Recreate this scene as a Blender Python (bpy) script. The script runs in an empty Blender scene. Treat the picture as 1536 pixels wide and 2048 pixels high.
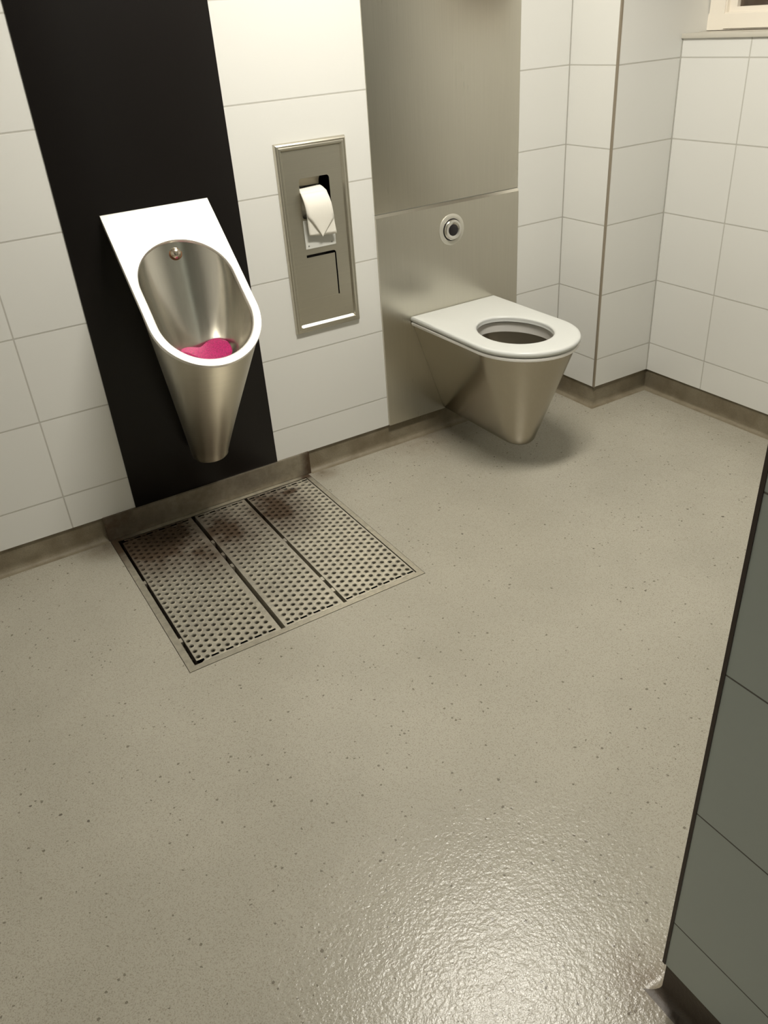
import bpy, bmesh, math, random
from mathutils import Vector, Matrix
random.seed(4)
S = bpy.context.scene
COL = S.collection
PI = math.pi

# ------------------------------------------------------------------ camera
CAM = Vector((-0.40774, -2.37022, 1.37699))
YAW, PITCH, ROLL, FPX = 0.5088, -0.5500, -0.0768, 1619.35
cd = bpy.data.cameras.new('camera')
cam = bpy.data.objects.new('camera', cd); COL.objects.link(cam)
fw = Vector((math.sin(YAW)*math.cos(PITCH), math.cos(YAW)*math.cos(PITCH), math.sin(PITCH)))
rt = Vector((math.cos(YAW), -math.sin(YAW), 0)); up = rt.cross(fw)
r2 = math.cos(ROLL)*rt + math.sin(ROLL)*up
u2 = -math.sin(ROLL)*rt + math.cos(ROLL)*up
cam.matrix_world = Matrix(((r2.x, u2.x, -fw.x, CAM.x), (r2.y, u2.y, -fw.y, CAM.y), (r2.z, u2.z, -fw.z, CAM.z), (0, 0, 0, 1)))
cd.sensor_fit = 'VERTICAL'; cd.sensor_height = 36; cd.sensor_width = 27
cd.lens = FPX/2048*36
cd.clip_start = 0.02
S.camera = cam
# ------------------------------------------------------------------ exposure, world
S.view_settings.view_transform = 'Standard'; S.view_settings.look = 'None'
S.view_settings.gamma = 1; S.view_settings.use_curve_mapping = False
S.view_settings.exposure = 0.0
W = bpy.data.worlds.new('night'); S.world = W; W.use_nodes = True
W.node_tree.nodes['Background'].inputs[0].default_value = (0.11, 0.075, 0.045, 1)
W.node_tree.nodes['Background'].inputs[1].default_value = 1.0
# lamp numbers (the lamp itself is built further down)
LAMP = (0.78, -0.96, 2.36); LAMP_SIZE = (0.60, 0.20); LAMP_STRENGTH = 110; LAMP_COL = (1.0, 0.955, 0.86)

FZ = -0.008                     # floor level
ROW0, ROWH = 0.1875, 0.25       # lowest tile joint, course height
TB = 0.0755                     # bottom edge of the tiling
PX, PY = 1.774, -0.2225         # outer corner of the boxed-in pillar
RX = 2.064                      # right wall plane
LX, FY, CZ = -1.35, -3.6, 2.36   # left wall, front wall, ceiling
GX, GY = 0.271, -1.946          # partition corner

# ------------------------------------------------------------------ materials
class NT:
    def __init__(s, name):
        s.m = bpy.data.materials.new(name); s.m.use_nodes = True
        s.t = s.m.node_tree; s.b = s.t.nodes['Principled BSDF']
    def n(s, typ, **kw):
        x = s.t.nodes.new(typ)
        for k, v in kw.items(): setattr(x, k, v)
        return x
    def l(s, a, b): s.t.links.new(a, b)
    def math(s, op, a, b=None, c=None):
        x = s.n('ShaderNodeMath', operation=op)
        for i, v in enumerate((a, b, c)):
            if v is None: continue
            if isinstance(v, (int, float)): x.inputs[i].default_value = v
            else: s.l(v, x.inputs[i])
        return x.outputs[0]
    def mix(s, f, a, b):
        x = s.n('ShaderNodeMix', data_type='RGBA')
        if isinstance(f, (int, float)): x.inputs[0].default_value = f
        else: s.l(f, x.inputs[0])
        for i, v in ((6, a), (7, b)):
            if isinstance(v, tuple): x.inputs[i].default_value = v + (1,)
            else: s.l(v, x.inputs[i])
        return x.outputs[2]
    def ramp(s, f, p0, p1, c0=(0, 0, 0), c1=(1, 1, 1)):
        x = s.n('ShaderNodeValToRGB'); e = x.color_ramp.elements
        e[0].position = p0; e[1].position = p1; e[0].color = c0 + (1,); e[1].color = c1 + (1,)
        s.l(f, x.inputs[0]); return x.outputs[0]
    def noise(s, scale, detail=3, rough=.55, vec=None, d='3D'):
        x = s.n('ShaderNodeTexNoise'); x.inputs['Scale'].default_value = scale
        x.inputs['Detail'].default_value = detail; x.inputs['Roughness'].default_value = rough
        s.l(vec if vec else s.pos(), x.inputs['Vector']); return x.outputs['Fac']
    def pos(s):
        if not hasattr(s, '_p'): s._p = s.n('ShaderNodeTexCoord').outputs['Object']
        return s._p
    def sep(s):
        if not hasattr(s, '_s'):
            x = s.n('ShaderNodeSeparateXYZ'); s.l(s.pos(), x.inputs[0]); s._s = x.outputs
        return s._s
    def scaled(s, sx, sy, sz):
        x = s.n('ShaderNodeMapping'); x.inputs['Scale'].default_value = (sx, sy, sz)
        s.l(s.pos(), x.inputs['Vector']); return x.outputs[0]
    def bump(s, h, strength, dist):
        x = s.n('ShaderNodeBump'); x.inputs['Strength'].default_value = strength; x.inputs['Distance'].default_value = dist
        s.l(h, x.inputs['Height']); s.l(x.outputs[0], s.b.inputs['Normal']); return x
    def set(s, col=None, rough=None, metal=None, **kw):
        if col is not None:
            if isinstance(col, tuple): s.b.inputs['Base Color'].default_value = col + (1,)
            else: s.l(col, s.b.inputs['Base Color'])
        if rough is not None:
            if isinstance(rough, (int, float)): s.b.inputs['Roughness'].default_value = rough
            else: s.l(rough, s.b.inputs['Roughness'])
        if metal is not None: s.b.inputs['Metallic'].default_value = metal
        for k, v in kw.items(): s.b.inputs[k].default_value = v
        return s.m

def tile_mat(name, col, grout, axis=None, joint0=0, pitch=1.0, rough=.32, gw=.0022):
    t = NT(name); P = t.sep()
    def dist(c, c0, p):
        a = t.math('ADD', t.math('DIVIDE', t.math('SUBTRACT', c, c0), p), .5)
        return t.math('MULTIPLY', t.math('ABSOLUTE', t.math('SUBTRACT', t.math('FRACT', a), .5)), p)
    d = dist(P[2], ROW0, ROWH)
    if axis is not None: d = t.math('MINIMUM', d, dist(P[axis], joint0, pitch))
    g = t.n('ShaderNodeMapRange', interpolation_type='SMOOTHSTEP')
    g.inputs[1].default_value = gw*.55; g.inputs[2].default_value = gw*1.35
    t.l(d, g.inputs[0]); m = g.outputs[0]
    n = t.noise(2.2, 2)
    c = t.mix(t.math('MULTIPLY', n, .12), col, tuple(v*.86 for v in col))
    t.set(t.mix(m, grout, c), t.math('ADD', t.math('MULTIPLY', m, rough-.75), .75), 0)
    h = t.math('ADD', m, t.math('MULTIPLY', t.noise(9, 2), .25))
    t.bump(h, .35, .0015)
    return t.m

WHITE = (.74, .735, .70)
GROUT = (.50, .485, .44)
M_TBACK = tile_mat('tile_back', WHITE, GROUT, 0, -.2002, 1.974)      # joints at the left and in the pillar corner
M_TRIGHT = tile_mat('tile_right', WHITE, GROUT, 1, -.4925, .5)
M_TPLAIN = tile_mat('tile_pillar', WHITE, GROUT)
M_TPART = tile_mat('tile_partition', (.47, .52, .50), (.12, .11, .10), 1, -3.1, 1.6, gw=.0013)
M_BASEWALL = None

def simple(name, col, rough=.5, metal=0, **kw): return NT(name).set(col, rough, metal, **kw)

def steel(name, col=(.60, .57, .485), rough=.33, brush=(4, 4, 260), amp=.10, dirt=None):
    t = NT(name)
    n = t.noise(1.0, 3, .6, t.scaled(*brush))
    big = t.noise(5, 3)
    r = t.math('ADD', t.math('MULTIPLY', n, amp), t.math('ADD', rough-amp*.5, t.math('MULTIPLY', big, .05)))
    c = t.mix(n, tuple(v*.93 for v in col), tuple(min(1, v*1.06) for v in col))
    t.set(c, r, 1.0); t.bump(n, .05, .0004)
    return t.m
M_STEEL = steel('brushed_steel')
M_TOILET = steel('toilet_steel', (.42, .385, .315), .20, (200, 200, 5), .08)
M_STEELV = steel('brushed_steel_wall_sheet', (.60, .575, .50), .27, (240, 4, 4), .08)
M_URINAL = steel('urinal_steel', (.80, .77, .70), .19, (140, 140, 3), .06)
M_RIM = steel('urinal_rim_steel', (.94, .92, .87), .40, (90, 90, 3), .04)
M_CHROME = simple('polished_chrome', (.82, .80, .76), .12, 1)
M_SATIN = simple('satin_metal_ring', (.62, .60, .53), .42, .6)

def floor_mat():
    t = NT('safety_vinyl_floor')
    base = t.mix(t.ramp(t.noise(2.5, 4), .35, .7), (.420, .396, .330), (.368, .347, .288))
    fine = t.ramp(t.noise(420, 2, .7), .52, .66)
    c = t.mix(t.math('MULTIPLY', fine, .62), base, (.20, .175, .125))
    pale = t.ramp(t.noise(300, 2, .7, t.scaled(1.1, .9, 1)), .60, .72)
    c = t.mix(t.math('MULTIPLY', pale, .25), c, (.52, .48, .39))
    v = t.n('ShaderNodeTexVoronoi', feature='F1'); v.inputs['Scale'].default_value = 85
    nz = t.n('ShaderNodeTexNoise'); nz.inputs['Scale'].default_value = 190; t.l(t.pos(), nz.inputs['Vector'])
    vm = t.n('ShaderNodeVectorMath', operation='MULTIPLY_ADD'); t.l(nz.outputs['Color'], vm.inputs[0]); vm.inputs[1].default_value = (.007, .007, 0); t.l(t.pos(), vm.inputs[2])
    t.l(vm.outputs[0], v.inputs['Vector'])
    wn = t.n('ShaderNodeSeparateColor'); t.l(v.outputs['Color'], wn.inputs[0])
    spot = t.math('MULTIPLY', t.math('LESS_THAN', v.outputs['Distance'], t.math('MULTIPLY', wn.outputs[1], .27)), t.math('GREATER_THAN', wn.outputs[0], .76))
    c = t.mix(t.math('MULTIPLY', spot, .62), c, (.075, .060, .040))
    v2 = t.n('ShaderNodeTexVoronoi', feature='F1'); v2.inputs['Scale'].default_value = 17
    nz = t.n('ShaderNodeTexNoise'); nz.inputs['Scale'].default_value = 160; t.l(t.pos(), nz.inputs['Vector'])
    vm = t.n('ShaderNodeVectorMath', operation='MULTIPLY_ADD'); t.l(nz.outputs['Color'], vm.inputs[0]); vm.inputs[1].default_value = (.006, .006, 0); t.l(t.pos(), vm.inputs[2])
    t.l(vm.outputs[0], v2.inputs['Vector'])
    w2 = t.n('ShaderNodeSeparateColor'); t.l(v2.outputs['Color'], w2.inputs[0])
    spot2 = t.math('MULTIPLY', t.math('LESS_THAN', v2.outputs['Distance'], t.math('MULTIPLY', w2.outputs[1], .070)), t.math('GREATER_THAN', w2.outputs[0], .40))
    c = t.mix(t.math('MULTIPLY', spot2, .75), c, (.045, .035, .025))
    # faint brown dirt round the drain's back corners and along the back skirting
    P = t.sep()
    def blob(x, y, r):
        d = t.math('SQRT', t.math('ADD', t.math('POWER', t.math('SUBTRACT', P[0], x), 2), t.math('POWER', t.math('SUBTRACT', P[1], y), 2)))
        return t.math('MAXIMUM', t.math('SUBTRACT', 1, t.math('DIVIDE', d, r)), 0)
    dirt = t.math('ADD', blob(-.13, -.03, .10), t.math('ADD', blob(.66, -.03, .07), blob(.27, -1.93, .10)))
    dirt = t.math('ADD', dirt, t.math('MULTIPLY', blob(1.1, -.02, .22), .7))
    dirt = t.math('MULTIPLY', dirt, t.math('ADD', t.noise(28, 4), .15))
    t.b.inputs['Specular IOR Level'].default_value = .39
    t.set(t.mix(t.math('MINIMUM', t.math('MULTIPLY', dirt, .9), .8), c, (.13, .085, .045)), .22, 0)
    h = t.math('ADD', t.noise(150, 3, .6), t.math('MULTIPLY', t.noise(55, 2), .8))
    t.bump(h, .42, .0022)
    return t.m
M_FLOOR = floor_mat()
def base_mat(name, c0, c1):
    t = NT(name)
    c = t.mix(t.ramp(t.noise(14, 4), .35, .7), c0, c1)
    c = t.mix(t.math('MULTIPLY', t.ramp(t.noise(380, 2, .7), .5, .66), .4), c, tuple(v*.45 for v in c0))
    t.set(c, .5, 0); t.bump(t.noise(150, 3), .4, .002); return t.m
M_BASE = base_mat('coved_vinyl_skirting', (.25, .215, .150), (.165, .130, .080))
M_BASE_DARK = base_mat('partition_skirting', (.085, .065, .048), (.06, .045, .034))
M_BLACK = simple('black_glass_panel', (.0075, .006, .0055), .30, 0, **{'Specular IOR Level': .28})
M_WHITEPAINT = simple('white_ceiling', (.80, .79, .75), .8)
M_BLACKPLASTIC = simple('black_plastic', (.012, .009, .010), .4)
M_DARK = simple('dark_cavity', (.03, .022, .018), .8)

# ------------------------------------------------------------------ mesh helpers
def mk(name, bm, mat, parent=None, smooth=False, angle=None):
    bmesh.ops.recalc_face_normals(bm, faces=bm.faces)
    me = bpy.data.meshes.new(name); bm.to_mesh(me); bm.free()
    for m in (mat if isinstance(mat, (list, tuple)) else [mat]): me.materials.append(m)
    if smooth:
        for p in me.polygons: p.use_smooth = True
        if angle: me.set_sharp_from_angle(angle=math.radians(angle))
    o = bpy.data.objects.new(name, me); COL.objects.link(o)
    if parent:
        bpy.context.view_layer.update()
        o.parent = parent; o.matrix_parent_inverse = parent.matrix_world.inverted()
    return o
def tag(o, label, cat, group=None):
    o['label'] = label; o['category'] = cat
    if group: o['group'] = group
    return o
def struct(o, label=None):
    o['kind'] = 'structure'
    if label: o['label'] = label; 
    return o
def empty(name, loc):
    o = bpy.data.objects.new(name, None); COL.objects.link(o); o.location = loc
    o.empty_display_size = .05
    bpy.context.view_layer.update()
    return o
def box(bm, x0, x1, y0, y1, z0, z1, mi=0):
    v = [bm.verts.new((x, y, z)) for x in (x0, x1) for y in (y0, y1) for z in (z0, z1)]
    F = [(0, 1, 3, 2), (4, 6, 7, 5), (0, 4, 5, 1), (2, 3, 7, 6), (0, 2, 6, 4), (1, 5, 7, 3)]
    for f in F:
        bm.faces.new([v[i] for i in f]).material_index = mi
def boxobj(name, b, mat, parent=None, bevel=0):
    bm = bmesh.new(); box(bm, *b)
    if bevel: bmesh.ops.bevel(bm, geom=bm.edges[:], offset=bevel, segments=2, affect='EDGES', profile=.6)
    return mk(name, bm, mat, parent, bool(bevel), 40)
def slab(bm, u0, u1, v0, v1, w0, w1, holes, f):
    """rectangular slab with rectangular holes; f maps (u,v,w) to a point"""
    us = sorted({u0, u1, *[h[0] for h in holes], *[h[1] for h in holes]}); us = [u for u in us if u0 <= u <= u1]
    vs = sorted({v0, v1, *[h[2] for h in holes], *[h[3] for h in holes]}); vs = [v for v in vs if v0 <= v <= v1]
    V = {}
    def g(i, j, k):
        if (i, j, k) not in V: V[(i, j, k)] = bm.verts.new(f(us[i], vs[j], (w0, w1)[k]))
        return V[(i, j, k)]
    def solid(i, j):
        if not (0 <= i < len(us)-1 and 0 <= j < len(vs)-1): return False
        cu, cv = (us[i]+us[i+1])/2, (vs[j]+vs[j+1])/2
        return not any(h[0] < cu < h[1] and h[2] < cv < h[3] for h in holes)
    for i in range(len(us)-1):
        for j in range(len(vs)-1):
            if not solid(i, j): continue
            for k in (0, 1): bm.faces.new([g(i, j, k), g(i+1, j, k), g(i+1, j+1, k), g(i, j+1, k)])
            if not solid(i-1, j): bm.faces.new([g(i, j, 0), g(i, j+1, 0), g(i, j+1, 1), g(i, j, 1)])
            if not solid(i+1, j): bm.faces.new([g(i+1, j, 0), g(i+1, j+1, 0), g(i+1, j+1, 1), g(i+1, j, 1)])
            if not solid(i, j-1): bm.faces.new([g(i, j, 0), g(i+1, j, 0), g(i+1, j, 1), g(i, j, 1)])
            if not solid(i, j+1): bm.faces.new([g(i, j+1, 0), g(i+1, j+1, 0), g(i+1, j+1, 1), g(i, j+1, 1)])
XZ = lambda u, v, w: (u, w, v)
YZ = lambda u, v, w: (w, u, v)
XY = lambda u, v, w: (u, v, w)
def bridge(bm, A, B, closed=True, mi=0):
    n = len(A)
    for i in range(n if closed else n-1):
        j = (i+1) % n
        bm.faces.new([A[i], A[j], B[j], B[i]]).material_index = mi
def ring(bm, pts): return [bm.verts.new(p) for p in pts]
def lathe(bm, prof, M, n=40, cap=True):
    """prof: (radius, height) along local +z; M places it"""
    prev = None
    for r, z in prof:
        if r < 1e-6: cur = [bm.verts.new(M @ Vector((0, 0, z)))]
        else: cur = ring(bm, [M @ Vector((r*math.cos(a), r*math.sin(a), z)) for a in [2*PI*i/n for i in range(n)]])
        if prev:
            if len(cur) == 1:
                for i in range(n): bm.faces.new([prev[i], prev[(i+1) % n], cur[0]])
            elif len(prev) == 1:
                for i in range(n): bm.faces.new([cur[i], cur[(i+1) % n], prev[0]])
            else: bridge(bm, prev, cur)
        prev = cur
def raydist(poly, c, a):
    """distance from c to polygon boundary in direction a"""
    dx, dy = math.cos(a), math.sin(a); best = 0
    n = len(poly)
    for i in range(n):
        x1, y1 = poly[i][0]-c[0], poly[i][1]-c[1]; x2, y2 = poly[(i+1) % n][0]-c[0], poly[(i+1) % n][1]-c[1]
        ex, ey = x2-x1, y2-y1; den = dx*ey-dy*ex
        if abs(den) < 1e-12: continue
        t = (x1*ey-y1*ex)/den; s = (x1*dy-y1*dx)/den
        if t > 0 and -1e-9 <= s <= 1+1e-9: best = max(best, t)
    return best

# ------------------------------------------------------------------ setting
DR = (-.106, .612, -.760, -.010)        # drain outer rectangle x0 x1 y0 y1
bm = bmesh.new(); slab(bm, LX-.1, RX+.1, FY-.1, .1, FZ-.12, FZ, [(DR[0], DR[1], DR[2], DR[3])], XY)
struct(mk('floor', bm, M_FLOOR), 'grey beige speckled safety vinyl floor')
struct(boxobj('ceiling', (LX-.1, RX+.2, FY-.1, .2, CZ, CZ+.1), M_WHITEPAINT))
bm = bmesh.new()
slab(bm, LX-.1, PX+.02, TB, CZ, 0, .20, [(.655, .858, .53, 1.056)], XZ)
struct(mk('wall_back', bm, M_TBACK), 'white tiled back wall')
bm = bmesh.new(); box(bm, PX, RX+.3, PY, .2, TB, CZ)
struct(mk('wall_pillar', bm, M_TPLAIN), 'white tiled boxed-in pillar in the right corner')
WY0, WY1, WZ0, WZ1 = -1.30, PY, 1.247, 2.15
bm = bmesh.new(); slab(bm, FY-.1, PY+.1, TB, CZ, RX, RX+.25, [(WY0, WY1+.05, WZ0, WZ1)], YZ)
struct(mk('wall_right', bm, M_TRIGHT), 'white tiled right wall under the window')
struct(boxobj('wall_left', (LX-.1, LX, FY, 0, FZ, CZ), tile_mat('tile_left', WHITE, GROUT, 1, -.4, .5)))
struct(boxobj('wall_front', (LX, RX+.1, FY-.1, FY, FZ, CZ), tile_mat('tile_front', (.42, .43, .40), GROUT, 0, .2, .5)))
# partition on the right of the picture
struct(boxobj('wall_partition', (GX, GX+.14, FY, GY, TB, 2.15), M_TPART), 'grey tiled partition wall at the right edge')
M_TRIM = simple('brown_metal_edge', (.36, .31, .24), .4, .5)
M_TRIMD = simple('dark_metal_edge', (.05, .035, .028), .45, .3)
struct(boxobj('trim_1', (PX-.0025, PX+.0045, PY-.0025, PY+.0045, TB, CZ), M_TRIM), 'thin metal corner trim of the pillar')
struct(boxobj('trim_2', (GX-.0012, GX+.004, GY-.003, GY+.0025, TB, 2.15), M_TRIMD), 'dark corner trim of the grey partition')

M_BEAD = simple('grey_silicone_joint', (.42, .41, .37), .6)
struct(boxobj('trim_3', (PX-.0025, PX, -.0025, 0, TB, CZ), M_BEAD)); struct(boxobj('trim_4', (RX-.003, RX, PY-.003, PY, TB, WZ0-.006), M_BEAD))

# coved skirting swept along the foot of the walls
def cove(path, name, i0, i1, mat, r=.022, back=.03, setb=.006, label=None):
    prof = [(-back, TB), (setb*-1, TB), (-setb, FZ+r)]
    prof += [(-setb + r*(1-math.cos(a)), FZ + r*(1-math.sin(a))) for a in [PI/2*k/6 for k in range(1, 7)]]
    prof += [(-back, FZ)]
    P = [Vector(p) for p in path]; N = []
    segn = []
    for a, b in zip(P[:-1], P[1:]):
        d = (b-a).normalized(); segn.append(Vector((d.y, -d.x)))   # right-hand normal = into the room
    for i in range(len(P)):
        if i == 0: N.append(segn[0])
        elif i == len(P)-1: N.append(segn[-1])
        else:
            s = segn[i-1]+segn[i]; N.append(s/(s.dot(segn[i])))
    bm = bmesh.new()
    rings = [ring(bm, [(P[i].x+N[i].x*o, P[i].y+N[i].y*o, z) for o, z in prof]) for i in range(i0, i1+1)]
    for a, b in zip(rings[:-1], rings[1:]): bridge(bm, a, b)
    bm.faces.new(rings[0]); bm.faces.new(rings[-1])
    return struct(mk(name, bm, mat, None, True, 50), label)
KX0, KX1 = -.108, .624
path = [(KX1, 0), (PX, 0), (PX, PY), (RX, PY), (RX, FY)]
cove(path, 'baseboard_back', 0, 1, M_BASE, label='coved vinyl skirting under the back wall, drain to pillar')
cove(path, 'baseboard_pillar', 1, 3, M_BASE)
cove(path, 'baseboard_right', 3, 4, M_BASE)
cove([(LX, FY), (LX, 0), (KX0, 0)], 'baseboard_left', 0, 1, M_BASE)
cove([(LX, FY), (LX, 0), (KX0, 0)], 'baseboard_back_left', 1, 2, M_BASE)
def part_base():
    bm = bmesh.new(); r = .020; s = .003
    prof = [(.12, TB), (s, TB), (s, FZ+r)] + [(s - r*(1-math.cos(a)), FZ + r*(1-math.sin(a))) for a in [PI/2*k/6 for k in range(1, 7)]] + [(.12, FZ)]
    # o is the offset into the wall; the corner is mitred
    A = ring(bm, [(GX+o, FY, z) for o, z in prof])
    B = ring(bm, [(GX+o, GY-o, z) for o, z in prof])
    C = ring(bm, [(GX+.14, GY-o, z) for o, z in prof])
    bridge(bm, A, B); bridge(bm, B, C, True, 1); bm.faces.new(A); bm.faces.new(C)
    struct(mk('baseboard_partition', bm, [M_BASE_DARK, M_FLOOR], None, True, 50), 'dark skirting of the grey partition')
part_base()

# window in the right wall
def window():
    t = empty('window_1', (RX+.115, -.76, WZ0)); t['kind'] = 'structure'; t['label'] = 'white framed window with a dark night pane'
    fx = RX+.112
    mw = simple('white_window_paint', (.86, .80, .70), .35)
    bm = bmesh.new()
    slab(bm, WY0, WY1, WZ0+.012, WZ1, fx, fx+.07, [(WY0+.06, WY1-.068, WZ0+.062, WZ1-.06)], YZ)
    bmesh.ops.bevel(bm, geom=[e for e in bm.edges if e.calc_length() > .3], offset=.004, segments=2, affect='EDGES')
    mk('window_frame', bm, mw, t, True, 40)
    bm = bmesh.new()
    slab(bm, WY0+.058, WY1-.066, WZ0+.060, WZ1-.058, fx+.016, fx+.05, [(WY0+.09, WY1-.098, WZ0+.076, WZ1-.09)], YZ)
    mk('sash', bm, mw, t)
    g = NT('night_window_glass'); g.set((.55, .5, .45), .25, 0); g.b.inputs['Transmission Weight'].default_value = 1
    boxobj('pane', (fx+.030, fx+.036, WY0+.088, WY1-.096, WZ0+.074, WZ1-.088), g.m, t)
    boxobj('window_sill', (RX-.008, fx+.01, WY0, WY1-.0005, WZ0-.004, WZ0+.010), simple('grey_stone_sill', (.56, .53, .46), .4), t, .002)
window()

# ------------------------------------------------------------------ lamp
def lamp():
    x, y, z = LAMP; sx, sy = LAMP_SIZE[0]/2, LAMP_SIZE[1]/2
    t = empty('ceiling_lamp', (x, y, z)); tag(t, 'white box ceiling lamp with a glowing rectangular diffuser', 'lamp')
    boxobj('lamp_housing', (x-sx-.015, x+sx+.015, y-sy-.015, y+sy+.015, z-.05, z-.0), simple('white_metal_housing', (.8, .8, .78), .4), t, .004)
    e = NT('lamp_diffuser_glow'); e.set((.8, .8, .8), .5)
    e.b.inputs['Emission Color'].default_value = LAMP_COL + (1,); e.b.inputs['Emission Strength'].default_value = LAMP_STRENGTH
    boxobj('diffuser', (x-sx, x+sx, y-sy, y+sy, z-.062, z-.0505), e.m, t)
lamp()

# ------------------------------------------------------------------ wall panels
tag(boxobj('urinal_splashback', (0, .5044, -.0035, .001, TB, CZ-.001), M_BLACK, None, .001),
    'tall glossy black panel on the wall behind the steel urinal', 'wall panel')
SX0, SX1, SEAM = .963, 1.554, .820
tag(boxobj('steel_wall_panel', (SX0, SX1, -.004, .001, SEAM+.006, CZ-.001), M_STEELV, None, .0012),
    'upper brushed steel sheet above the seam over the toilet', 'wall panel', )
bm = bmesh.new()
y1 = -.008
P = [(.001, TB), (y1, TB), (y1, SEAM-.006), (y1+.006, SEAM+.003), (.001, SEAM+.003)]
A = ring(bm, [(SX0, y, z) for y, z in P]); B = ring(bm, [(SX1, y, z) for y, z in P]); bridge(bm, A, B); bm.faces.new(A); bm.faces.new(B)
tag(mk('steel_wall_panel', bm, M_STEELV), 'lower brushed steel sheet carrying the flush button and toilet', 'wall panel')

# ------------------------------------------------------------------ flush button
def flush():
    t = empty('flush_button', (1.261, -.008, .731)); tag(t, 'round chrome flush button with black centre on the steel panel', 'flush button')
    M = Matrix.Translation((1.261, -.008, .731)) @ Matrix.Rotation(PI/2, 4, 'X')
    bm = bmesh.new(); lathe(bm, [(.052, 0), (.052, .0015), (.050, .003), (.0385, .0042), (.0372, .0035), (.0372, .001), (0, .001)], M, 56)
    mk('flange', bm, M_SATIN, t, True, 35)
    bm = bmesh.new(); lathe(bm, [(.0371, .0012), (.0371, .0036), (.0340, .0040), (.0340, .0012)], M, 56)
    mk('gap_shade', bm, M_BLACKPLASTIC, t, True, 35)  # black ring added for the shade in the gap round the button
    bm = bmesh.new(); lathe(bm, [(.0338, .0012), (.0338, .010), (.0325, .0125), (.0300, .0135), (.024, .0125), (.0195, .0115), (.0195, .009), (0, .009)], M, 56)
    mk('button_ring', bm, M_CHROME, t, True, 35)
    bm = bmesh.new(); lathe(bm, [(.0192, .0092), (.0192, .0122), (.0180, .0130), (0, .0138)], M, 40)
    mk('button_centre', bm, M_BLACKPLASTIC, t, True, 35)
flush()

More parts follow.
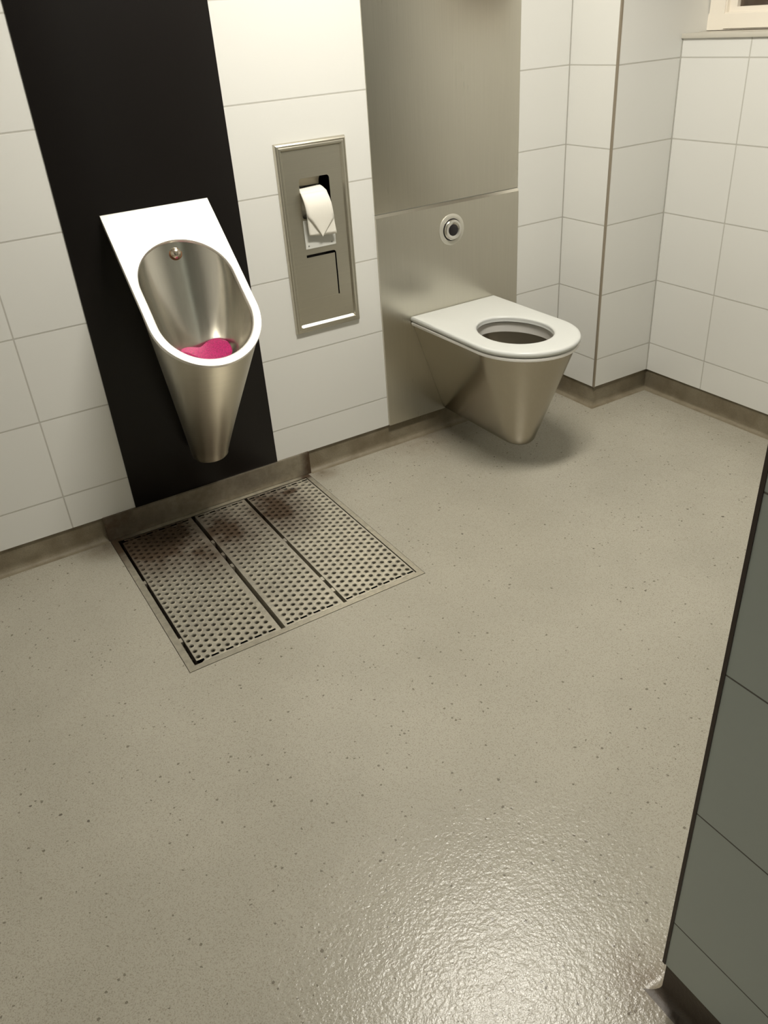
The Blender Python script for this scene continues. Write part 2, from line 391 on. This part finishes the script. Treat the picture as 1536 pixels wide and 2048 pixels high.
# ------------------------------------------------------------------ urinal
def urinal():
    cx, z0, sl = .258, .968, .93
    k = math.hypot(1, sl)
    A1 = Vector((0, -1/k, -sl/k)); NN = Vector((0, -sl/k, 1/k)); O = Vector((cx, 0, z0))
    def pt(u, s, w=0): return O + Vector((u, 0, 0)) + A1*s + NN*w
    t = empty('urinal', (cx, -.004, .22)); tag(t, 'conical brushed steel urinal with sloping rim on the black panel', 'urinal')
    HW, SC = .155, .367
    outer = [(-HW, .006), (-HW, SC)] + [(-HW*math.cos(a), SC + HW*math.sin(a)) for a in [PI*i/40 for i in range(1, 40)]] + [(HW, SC), (HW, .006)]
    lower = [(u, max(v, .022)) for u, v in outer]
    hw = .134; s0, s1 = .118+hw, .502-hw
    def slot(h, a0=s0, a1=s1):
        return [(-h*math.cos(a), a1 + h*math.sin(a)) for a in [PI*i/40 for i in range(41)]] + [(h*math.cos(a), a0 - h*math.sin(a)) for a in [PI*i/40 for i in range(41)]]
    c = (0, .30)
    angs = sorted({round(2*PI*i/120 - PI, 6) for i in range(120)} | {round(math.atan2(.006-.30, sx*HW), 6) for sx in (-1, 1)})
    def sample(poly, d=0): return [(c[0]+(raydist(poly, c, a)-d)*math.cos(a), c[1]+(raydist(poly, c, a)-d)*math.sin(a)) for a in angs]
    bm = bmesh.new()
    def rg(pts, w): return ring(bm, [pt(u, s, w) for u, s in pts])
    sl0 = slot(hw)
    R = [rg(sample(lower, .004), -.014), rg(sample(lower), -.012), rg(sample(outer), -.0006), rg(sample(outer, .002), 0)]
    R += [rg(sample(sl0, -.002), 0), rg(sample(sl0, .0015), -.0012), rg(sample(sl0, .0035), -.005), rg(sample(sl0, .0035), -.012)]
    for a, b in zip(R[:-1], R[1:]): bridge(bm, a, b)
    bridge(bm, R[-1], R[0])
    mk('rim', bm, M_RIM, t, True, 9)
    # outer shell: from the slot outline under the rim down to a small round foot
    def cone(bm, top, bottom, n, p, w=1.0):
        rs = []
        for i in range(n+1):
            f = i/n; g = f**p
            rs.append(ring(bm, [Vector((a.x+(b.x-a.x)*g, a.y+(b.y-a.y)*g, a.z+(b.z-a.z)*f)) for a, b in zip(top, bottom)]))
        for a, b in zip(rs[:-1], rs[1:]): bridge(bm, a, b)
        return rs
    N = len(angs)
    shell = slot(.1515, .085+.1515, .5185-.1515)
    top = [pt(u, s, -.006) for u, s in sample(shell)]
    def foot(r, yc, z): return [Vector((cx + r*math.cos(a), yc - r*math.sin(a), z)) for a in angs]
    bm = bmesh.new()
    rs = cone(bm, top, foot(.0575, -.068, .222), 24, 1.0)
    last = rs[-1]
    for rr, zz in ((.056, .214), (.050, .208), (.0, .207)):
        if rr: cur = ring(bm, foot(rr, -.068, zz)); bridge(bm, last, cur); last = cur
        else: bm.faces.new(last)
    mk('shell', bm, M_STEEL, t, True, 40)
    bm = bmesh.new()
    top = [pt(u, s, -.010) for u, s in sample(sl0, .0033)]
    bot = [Vector((cx + .004 + .080*math.cos(a), -.188 - .058*math.sin(a), .568)) for a in angs]
    rs = cone(bm, top, bot, 28, 1.6)
    last = rs[-1]
    for q, z in ((.93, .565), (.75, .562), (.4, .560)):
        cur = ring(bm, [Vector((cx+.004+(v.x-cx-.004)*q, -.188+(v.y+.188)*q, z)) for v in bot]); bridge(bm, last, cur); last = cur
    bm.faces.new(last)
    mk('bowl', bm, M_URINAL, t, True, 40)
    # flush nozzle on the back of the bowl
    M = Matrix.Translation((.267, -.083, .848)) @ Matrix.Rotation(PI/2-.35, 4, 'X')
    bm = bmesh.new(); lathe(bm, [(.016, -.02), (.016, .002), (.0150, .006), (.0125, .0105), (.008, .0135), (0, .0145)], M, 32)
    mk('flush_nozzle', bm, simple('nozzle_steel', (.75, .66, .55), .18, 1), t, True, 40)
    bm = bmesh.new(); lathe(bm, [(.0185, -.02), (.0190, .000), (.0178, .0025), (.0155, .0030)], M, 32)
    mk('rusty_washer', bm, simple('rust_brown', (.20, .085, .035), .7, .3), t, True, 40)['label'] = 'rust stained ring round the nozzle'
urinal()
# pink screen lying in the urinal
def screen():
    out = [(.202, -.160), (.216, -.146), (.246, -.152), (.262, -.158), (.289, -.142), (.322, -.147), (.340, -.180), (.334, -.225), (.314, -.250), (.269, -.250), (.237, -.226), (.214, -.188)]
    c = (.275, -.198)
    # smooth closed outline
    pts = []
    n = len(out)
    for i in range(n):
        p0, p1, p2, p3 = out[i-1], out[i], out[(i+1) % n], out[(i+2) % n]
        for q in range(6):
            s = q/6
            pts.append(tuple(.5*((2*p1[j]) + (-p0[j]+p2[j])*s + (2*p0[j]-5*p1[j]+4*p2[j]-p3[j])*s*s + (-p0[j]+3*p1[j]-3*p2[j]+p3[j])*s**3) for j in (0, 1)))
    def z(x, y): return .590 + .13*(y+.20) + .05*(x-.27) + .0035*math.sin(70*(x-.2)) + .0025*math.sin(60*y)
    bm = bmesh.new()
    for sgn in (1, -1):
        prev = None
        for f in (1, .97, .85, .7, .55, .4, .25, .12):
            cur = ring(bm, [(c[0]+(x-c[0])*f, c[1]+(y-c[1])*f, z(c[0]+(x-c[0])*f, c[1]+(y-c[1])*f) + sgn*(.0045 if f < .99 else 0)) for x, y in pts])
            if prev: bridge(bm, prev, cur)
            prev = cur
        bm.faces.new(prev)
    bmesh.ops.remove_doubles(bm, verts=bm.verts, dist=1e-5)
    m = NT('pink_urinal_screen'); nf = m.ramp(m.noise(260, 2), .4, .62)
    m.set(m.mix(nf, (.50, .006, .14), (.26, .003, .075)), .5, 0); m.b.inputs['Subsurface Weight'].default_value = .0
    m.bump(m.noise(240, 2), .8, .003)
    tag(mk('urinal_screen', bm, m.m, None, True, 60), 'bright pink wavy rubber screen lying inside the urinal bowl', 'urinal screen')
screen()

# ------------------------------------------------------------------ toilet
def toilet():
    cx = 1.26
    t = empty('toilet', (cx, -.008, FZ)); tag(t, 'wall hung stainless steel toilet with white seat', 'toilet')
    yb = -.009
    def dout(hw, yc, b, y_back=yb, n1=10, n2=44):
        """open D outline from back left round the front to back right"""
        L = [(cx-hw, y_back + (yc-y_back)*i/n1) for i in range(n1)]
        L += [(cx-hw*math.cos(a), yc - b*math.sin(a)) for a in [PI*i/n2 for i in range(n2+1)]]
        L += [(cx+hw, yc + (y_back-yc)*i/n1) for i in range(1, n1+1)]
        return L
    top = dout(.1765, -.385, .193); bot = dout(.050, -.385, .056)
    bm = bmesh.new(); rs = []
    zt, zb = .440, .070
    for i in range(16):
        f = i/15*.955
        rs.append(ring(bm, [(a[0]+(b[0]-a[0])*f, a[1]+(b[1]-a[1])*f, zt+(zb-zt)*f) for a, b in zip(top, bot)]))
    for f, ins, z in ((.98, .003, zb+.009), (1, .010, zb+.003), (1, .022, zb)):
        L = [(a[0]+(b[0]-a[0])*f, a[1]+(b[1]-a[1])*f) for a, b in zip(top, bot)]
        rs.append(ring(bm, [(cx+(x-cx)*(1-ins/.050), min(yb, y+ins*(1 if y < -.3 else 0)), z) for x, y in L]))
    for a, b in zip(rs[:-1], rs[1:]): bridge(bm, a, b)     # closed across the back
    bm.faces.new(rs[-1])
    mk('bowl', bm, M_TOILET, t, True, 35)
    # rolled steel rim and the inside of the bowl, sampled round the opening
    c = (cx, -.352); angs = [2*PI*i/112 for i in range(112)]
    D = dout(.183, -.387, .204)
    hole = [(cx + .112*math.cos(a)*(1 - .07*math.sin(a)), -.352 + .143*math.sin(a)) for a in angs]
    for sx in (-1, 1): angs.append(math.atan2(yb-c[1], sx*.183) % (2*PI))
    angs = sorted(angs)
    def smp(poly, d): return [(c[0]+(raydist(poly, c, a)-d)*math.cos(a), c[1]+(raydist(poly, c, a)-d)*math.sin(a)) for a in angs]
    def clampb(L): return [(x, min(y, yb)) for x, y in L]
    bm = bmesh.new()
    q = [(D, .005, .434), (D, .002, .437), (D, .002, .4435), (D, .005, .4455), (hole, -.012, .4455), (hole, -.008, .443), (hole, -.008, .410), (hole, -.012, .4095)]
    R = [ring(bm, [(x, y, z) for x, y in clampb(smp(p, d))]) for p, d, z in q]
    for a, b in zip(R[:-1], R[1:]): bridge(bm, a, b)
    mk('steel_rim', bm, simple('satin_rim', (.82, .80, .76), .38, .15), t, True, 35)
    bm = bmesh.new(); R = []
    for i in range(14):
        f = i/13
        R.append(ring(bm, [(x*(1-f)+f*(cx+(x-cx)*.35), y*(1-f)+f*(-.30+(y+.352)*.35), .4105-.25*f**.8) for x, y in smp(hole, -.016*(1-f))]))
    for a, b in zip(R[:-1], R[1:]): bridge(bm, a, b)
    bm.faces.new(R[-1])
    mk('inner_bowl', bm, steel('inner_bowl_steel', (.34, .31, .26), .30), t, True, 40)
    # seat
    bm = bmesh.new(); R = []
    for p, d, z in [(hole, .0, .4485), (hole, -.0015, .457), (hole, -.001, .4600), (hole, -.003, .4635), (hole, -.007, .4655), (hole, -.014, .4665),
                    (D, .012, .4665), (D, .005, .4657), (D, .0015, .463), (D, 0, .459), (D, 0, .454), (D, .002, .4500), (D, .006, .4482)]:
        R.append(ring(bm, [(x, y, z) for x, y in clampb(smp(p, d))]))
    for a, b in zip(R[:-1], R[1:]): bridge(bm, a, b)
    bridge(bm, R[-1], R[0])
    m = NT('white_seat_plastic'); m.set((.64, .65, .625), .30, 0)
    mk('seat', bm, m.m, t, True, 40)['label'] = 'white plastic seat'
    for sx in (-1, 1):
        for y in (-.12, -.46):
            boxobj('bumper', (cx+sx*.135-.012, cx+sx*.135+.012, y-.012, y+.012, .4450, .4490), M_BLACKPLASTIC, t)
toilet()

# ------------------------------------------------------------------ paper dispenser
def dispenser():
    t = empty('paper_dispenser', (.757, 0, .50)); tag(t, 'recessed steel toilet paper dispenser in the white tiles', 'paper dispenser')
    ox0, ox1, oz0, oz1 = .636, .876, .502, 1.075
    prof = [(0, -.0005), (.003, -.010), (.007, -.0125), (.011, -.0115), (.0135, -.0125), (.018, -.0125), (.0235, -.0035), (.026, -.0035)]
    bm = bmesh.new(); R = []
    for i, s in prof: R.append(ring(bm, [(ox0+i, s, oz0+i), (ox1-i, s, oz0+i), (ox1-i, s, oz1-i), (ox0+i, s, oz1-i)]))
    for a, b in zip(R[:-1], R[1:]): bridge(bm, a, b)
    mk('frame', bm, M_STEEL, t, True, 20)
    # added pale strip standing for the highlight on the bottom rail's inner slope
    bm = bmesh.new(); x0, x1 = .655, .853; h = .0060; n = 10
    def cap(off):
        L = []
        for i in range(n+1):
            a = PI/2 + PI*i/n; L.append((x0+h+ (h-off)*math.cos(a), (h-off)*math.sin(a)))
        for i in range(n+1):
            a = -PI/2 + PI*i/n; L.append((x1-h + (h-off)*math.cos(a), (h-off)*math.sin(a)))
        return L
    c45 = Vector((0, .72, .69)); n45 = Vector((0, -.69, .72))
    base = Vector((0, -.0095, .5245))
    def q(u, v, w): return base + Vector((u, 0, 0)) + c45*v + n45*w
    R = [ring(bm, [q(u, v, w) for u, v in cap(o)]) for o, w in ((0, -.004), (0, .0006), (.0008, .0012))]
    for a, b in zip(R[:-1], R[1:]): bridge(bm, a, b)
    bm.faces.new(R[-1])
    mk('highlight_strip', bm, simple('rail_highlight', (.93, .92, .88), .40, 1), t, True, 30)['label'] = 'pale strip added as the highlight along the bottom rail'
    # face plate with the rounded upper opening and the lower cut-out
    xo0, xo1 = .705, .809
    bm = bmesh.new()
    slab(bm, .655, .858, .530, 1.052, -.0055, -.0035, [(xo0, xo1, .855, .972), (xo0-.001, xo1, .604, .746)], XZ)
    # small corner fillets of the opening
    for (x, z, sx, sz) in ((xo0, .972, 1, -1), (xo1, .972, -1, -1), (xo0, .855, 1, 1), (xo1, .746, -1, -1)):
        r = .009
        f = [(x, z)] + [(x+sx*(r-r*math.sin(a)), z+sz*(r-r*math.cos(a))) for a in [PI/2*i/6 for i in range(7)]]
        A = ring(bm, [(u, -.0055, v) for u, v in f]); B = ring(bm, [(u, -.0035, v) for u, v in f])
        bm.faces.new(A); bm.faces.new(B); bridge(bm, A, B)
    mk('face_plate', bm, M_STEEL, t)
    # lower flap sits back in the cut-out, a dark gap above and to its right
    boxobj('flap', (xo0-.001, xo1-.0045, -.0048, -.0028, .604, .7375), M_STEEL, t)
    # box behind the opening
    bm = bmesh.new()
    X0, X1, Z0, Z1, Y0, Y1 = .662, .850, .585, 1.045, -.0030, .150
    v = [(X0, Y0, Z0), (X1, Y0, Z0), (X1, Y0, Z1), (X0, Y0, Z1)]
    A = ring(bm, v); B = ring(bm, [(x, Y1, z) for x, _, z in v]); bridge(bm, A, B); bm.faces.new(B)
    mk('inner_box', bm, M_DARK, t)
    # curved steel hood above the roll
    bm = bmesh.new(); L = [(-.0032, .9745), (.006, .9725), (.013, .968), (.018, .961), (.021, .953), (.0225, .9455)]
    A = ring(bm, [(xo0-.012, y, z) for y, z in L]); B = ring(bm, [(.785, y, z) for y, z in L]); bridge(bm, A, B, False)
    A2 = ring(bm, [(xo0-.012, y+.002, z+.002) for y, z in L]); B2 = ring(bm, [(.785, y+.002, z+.002) for y, z in L]); bridge(bm, A2, B2, False)
    bridge(bm, [A[0], A[-1]], [A2[0], A2[-1]], False); bm.faces.new(B+B2[::-1])
    mk('hood', bm, simple('dull_hood', (.30, .27, .20), .5, .5), t, True, 40)
    # pale pad under the paper with two screws
    mp = simple('pale_grey_pad', (.62, .62, .58), .45, .0)
    bm = bmesh.new(); box(bm, .7035, .811, -.0085, -.0055, .7635, .851)
    bmesh.ops.bevel(bm, geom=bm.edges[:], offset=.0012, segments=2, affect='EDGES')
    pad = mk('backing_pad', bm, mp, t, True, 40); pad['label'] = 'pale pad with two small screws'
    for x, z in ((.7145, .7735), (.796, .7735)):
        M = Matrix.Translation((x, -.0085, z)) @ Matrix.Rotation(PI/2, 4, 'X')
        bm = bmesh.new(); lathe(bm, [(.0024, 0), (.0024, .0006), (.0012, .0010), (.0008, .0004), (0, .0004)], M, 16)
        mk('screw', bm, simple('screw_grey', (.35, .36, .34), .4, .8), pad, True, 35)
dispenser()

# toilet roll with its hanging sheet
def roll():
    t = empty('toilet_roll', (.747, .052, .895)); tag(t, 'white toilet paper roll with a folded sheet hanging from the dispenser', 'toilet paper')
    mp = NT('white_paper'); mp.set((.86, .83, .75), .85, 0); mp.bump(mp.noise(60, 3), .25, .003)
    M = Matrix.Translation((.700, .052, .893)) @ Matrix.Rotation(PI/2, 4, 'Y')
    bm = bmesh.new(); lathe(bm, [(.020, 0), (.050, 0), (.050, .092), (.020, .092), (.020, 0)], M, 48)
    mk('roll', bm, mp.m, t, True, 35)
    mc = simple('cardboard', (.35, .26, .17), .8)
    bm = bmesh.new(); lathe(bm, [(.0185, -.002), (.0198, -.002), (.0198, .094), (.0185, .094), (.0185, -.002)], M, 32)
    mk('core', bm, mc, t, True, 35)
    # sheet: leaves the roll, bulges out of the opening, hangs down and ends in a folded point
    pr = [(.036, .9405), (.018, .9415), (.002, .938), (-.012, .931), (-.021, .921), (-.0275, .909), (-.031, .895), (-.032, .880), (-.031, .865), (-.0295, .850), (-.0275, .835), (-.026, .822), (-.025, .811), (-.0245, .800)]
    nx = 12
    bm = bmesh.new(); G = []
    for i, (y, z) in enumerate(pr):
        f = i/(len(pr)-1); row = []
        xl = (.7068 if y > -.009 else .7005 if y < -.02 else .7030) + .014*max(0, f-.15)*1.15; w = (.0785 if y > -.009 else .0845) + .010*f
        for j in range(nx+1):
            s = j/nx; x = xl + w*s
            zz = z; yy = y
            if i > 6: yy += .0035*math.sin(s*PI*1.6+.6)*(f-.45)
            if i == len(pr)-1: zz = z + .012*(1-s)**2*.6
            zz += (.5-s)*-.004 if i < 3 else 0
            row.append(bm.verts.new((x, yy, zz)))
        G.append(row)
    for a, b in zip(G[:-1], G[1:]): bridge(bm, a, b, False)
    o = mk('hanging_sheet', bm, mp.m, t, True, 60)
    md = o.modifiers.new('thick', 'SOLIDIFY'); md.thickness = .0008
    # the outer ply is folded to a point and lies over the sheet
    bm = bmesh.new(); G = []
    prof = pr[3:] + [(-.0245, .7985)]
    for i, (y, z) in enumerate(prof):
        f = (i+3)/(len(pr)-1); xl = (.7030 if y > -.02 else .7005) + .014*(f-.15)*1.15; w = .0845 + .010*f
        g = max(0, (.866-z)/(.866-.7985)); h = max(0, (.848-z)/(.848-.7985))
        a, b = xl + (.757-xl)*min(1, g**.9), xl + w + (.7575-xl-w)*min(1, h**.9)
        G.append([bm.verts.new((a+(b-a)*j/8, y-.0022-.0012*math.sin(PI*j/8)*g, z)) for j in range(9)])
    for a, b in zip(G[:-1], G[1:]): bridge(bm, a, b, False)
    bmesh.ops.remove_doubles(bm, verts=bm.verts, dist=1e-5)
    o = mk('folded_tip', bm, mp.m, t, True, 60)
    md = o.modifiers.new('thick', 'SOLIDIFY'); md.thickness = .0010
roll()

# ------------------------------------------------------------------ floor drain
def dirtysteel(name, base, spots, amount=1.0):
    t = NT(name); P = t.sep()
    m = None
    for x, y, rx, ry, k in spots:
        d = t.math('SQRT', t.math('ADD', t.math('POWER', t.math('DIVIDE', t.math('SUBTRACT', P[0], x), rx), 2), t.math('POWER', t.math('DIVIDE', t.math('SUBTRACT', P[1], y), ry), 2)))
        b = t.math('MULTIPLY', t.math('MAXIMUM', t.math('SUBTRACT', 1, d), 0), k)
        m = b if m is None else t.math('MAXIMUM', m, b)
    n = t.noise(22, 4)
    m = t.math('MINIMUM', t.math('MULTIPLY', t.math('MULTIPLY', m, t.math('ADD', n, .35)), 1.7*amount), .95)
    c = t.mix(t.ramp(t.noise(60, 3), .4, .65), base, tuple(v*.82 for v in base))
    t.set(t.mix(m, c, (.10, .062, .036)), t.math('ADD', .42, t.math('MULTIPLY', m, .3)), .75)
    t.bump(t.noise(160, 2), .15, .001)
    return t.m
SPOTS = [(.0, -.09, .30, .30, 1.0), (.12, -.24, .16, .22, .7), (.22, -.18, .17, .24, .8), (.41, -.15, .16, .26, .85), (-.05, -.12, .12, .08, 1.2), (.50, -.08, .05, .03, 1.1)]
M_GRATE = dirtysteel('worn_grate_steel', (.70, .66, .56), SPOTS)
M_DFRAME = dirtysteel('drain_frame_steel', (.60, .56, .46), [(-.1, -.05, .12, .2, .9), (.6, -.02, .05, .03, .9)])
M_UPSTAND = dirtysteel('upstand_steel', (.42, .385, .31), [(-.1, 0, .35, 1, .55), (.25, 0, .9, 1, .25), (.624, 0, .05, 1, .8)])
def drain():
    t = empty('floor_drain', (.253, -.385, FZ)); tag(t, 'square steel floor drain surround under the urinal', 'floor drain')
    x0, x1, y0, y1 = DR; IN = (-.0855, .5945, -.7405, -.0265)
    bm = bmesh.new()
    slab(bm, x0+.0015, x1-.0015, y0+.0015, y1, FZ-.004, FZ+.0008, [IN], XY)
    mk('surround', bm, M_DFRAME, t)
    bm = bmesh.new()   # tray walls and bottom, one even dark brown
    a = [(x0+.002, y0+.002), (x1-.002, y0+.002), (x1-.002, y1-.002), (x0+.002, y1-.002)]
    A = ring(bm, [(x, y, FZ-.004) for x, y in a]); B = ring(bm, [(x, y, FZ-.06) for x, y in a]); bridge(bm, A, B); bm.faces.new(B)
    A = ring(bm, [(IN[0], IN[2], FZ-.002), (IN[1], IN[2], FZ-.002), (IN[1], IN[3], FZ-.002), (IN[0], IN[3], FZ-.002)])
    B = ring(bm, [(v.co.x, v.co.y, FZ-.058) for v in A]); bridge(bm, A, B)
    mk('tray', bm, simple('dark_tray', (.035, .024, .016), .6, .3), t)
    # steel upstand against the wall
    bm = bmesh.new(); box(bm, KX0, KX1, -.010, .02, FZ, .0765)
    bmesh.ops.bevel(bm, geom=[e for e in bm.edges if abs(e.verts[0].co.y+.010) < 1e-5 and abs(e.verts[1].co.y+.010) < 1e-5], offset=.002, segments=2, affect='EDGES')
    u = mk('upstand', bm, M_UPSTAND, t, True, 40); u['label'] = 'dull steel upstand strip along the wall'
    # small spacers in the dark gaps
    for x, y in ((.1665, -.215), (.1665, -.30), (.1665, -.375), (.3575, -.345), (.3575, -.60), (.3575, -.665), (-.082, -.30), (-.082, -.62)):
        boxobj('spacer', (x-.0040, x+.0040, y-.009, y+.009, FZ-.02, FZ-.0022), M_GRATE, t)
drain()
def grate(px0, px1, c0, ncol, label):
    dx, dy = .0203, .0252; ya, yb = -.7396, -.0305
    zt = FZ - .0006
    bm = bmesh.new()
    ys0 = -.7130
    for k in range(ncol):
        xc = c0 + dx*k; off = 0 if k % 2 == 0 else dy/2
        if k % 2 == 0: cs = [ys0 + dy*i for i in range(27)]
        else: cs = [ys0 - dy/2 + dy*i for i in range(28)]
        xa, xb = xc-dx/2, xc+dx/2
        for a, b in ((ya, cs[0]-dy/2), (cs[-1]+dy/2, yb)):
            bm.faces.new(ring(bm, [(xa, a, zt), (xb, a, zt), (xb, b, zt), (xa, b, zt)]))
        for yc in cs:
            R = [(-1, -1), (-.5, -1), (0, -1), (.5, -1), (1, -1), (1, -.5), (1, 0), (1, .5), (1, 1), (.5, 1), (0, 1), (-.5, 1), (-1, 1), (-1, .5), (-1, 0), (-1, -.5)]
            rect = ring(bm, [(xc+u*dx/2, yc+v*dy/2, zt) for u, v in R]); prev = rect
            for r, z in ((.0090, 0), (.0080, .0017), (.0070, .0018), (.0062, .0000), (.0061, -.005)):
                cur = ring(bm, [(xc + r*math.cos(math.atan2(v*dy, u*dx)), yc + r*math.sin(math.atan2(v*dy, u*dx)), zt+z) for u, v in R])
                bridge(bm, prev, cur); prev = cur
    xa, xb = c0-dx/2, c0+dx*(ncol-.5)
    for a, b in ((px0, xa), (xb, px1)):
        bm.faces.new(ring(bm, [(a, ya, zt), (b, ya, zt), (b, yb, zt), (a, yb, zt)]))
    # folded down edges
    c = [(px0, ya), (px1, ya), (px1, yb), (px0, yb)]
    A = ring(bm, [(x, y, zt) for x, y in c]); B = ring(bm, [(x, y, zt-.030) for x, y in c]); bridge(bm, A, B)
    me_bm = bm
    bmesh.ops.remove_doubles(me_bm, verts=me_bm.verts, dist=1e-6)
    o = mk('drain_grate', me_bm, M_GRATE, None, True, 14)
    return tag(o, label, 'drain grate', 'perforated grates in the floor drain')
grate(-.0755, .1600, -.0660, 11, 'leftmost perforated steel grate of the drain, dark brown stain at its back')
grate(.1730, .3520, .1915, 8, 'narrow middle perforated steel grate of the floor drain')
grate(.3630, .5915, .3760, 11, 'right perforated steel grate of the drain, nearest the toilet')
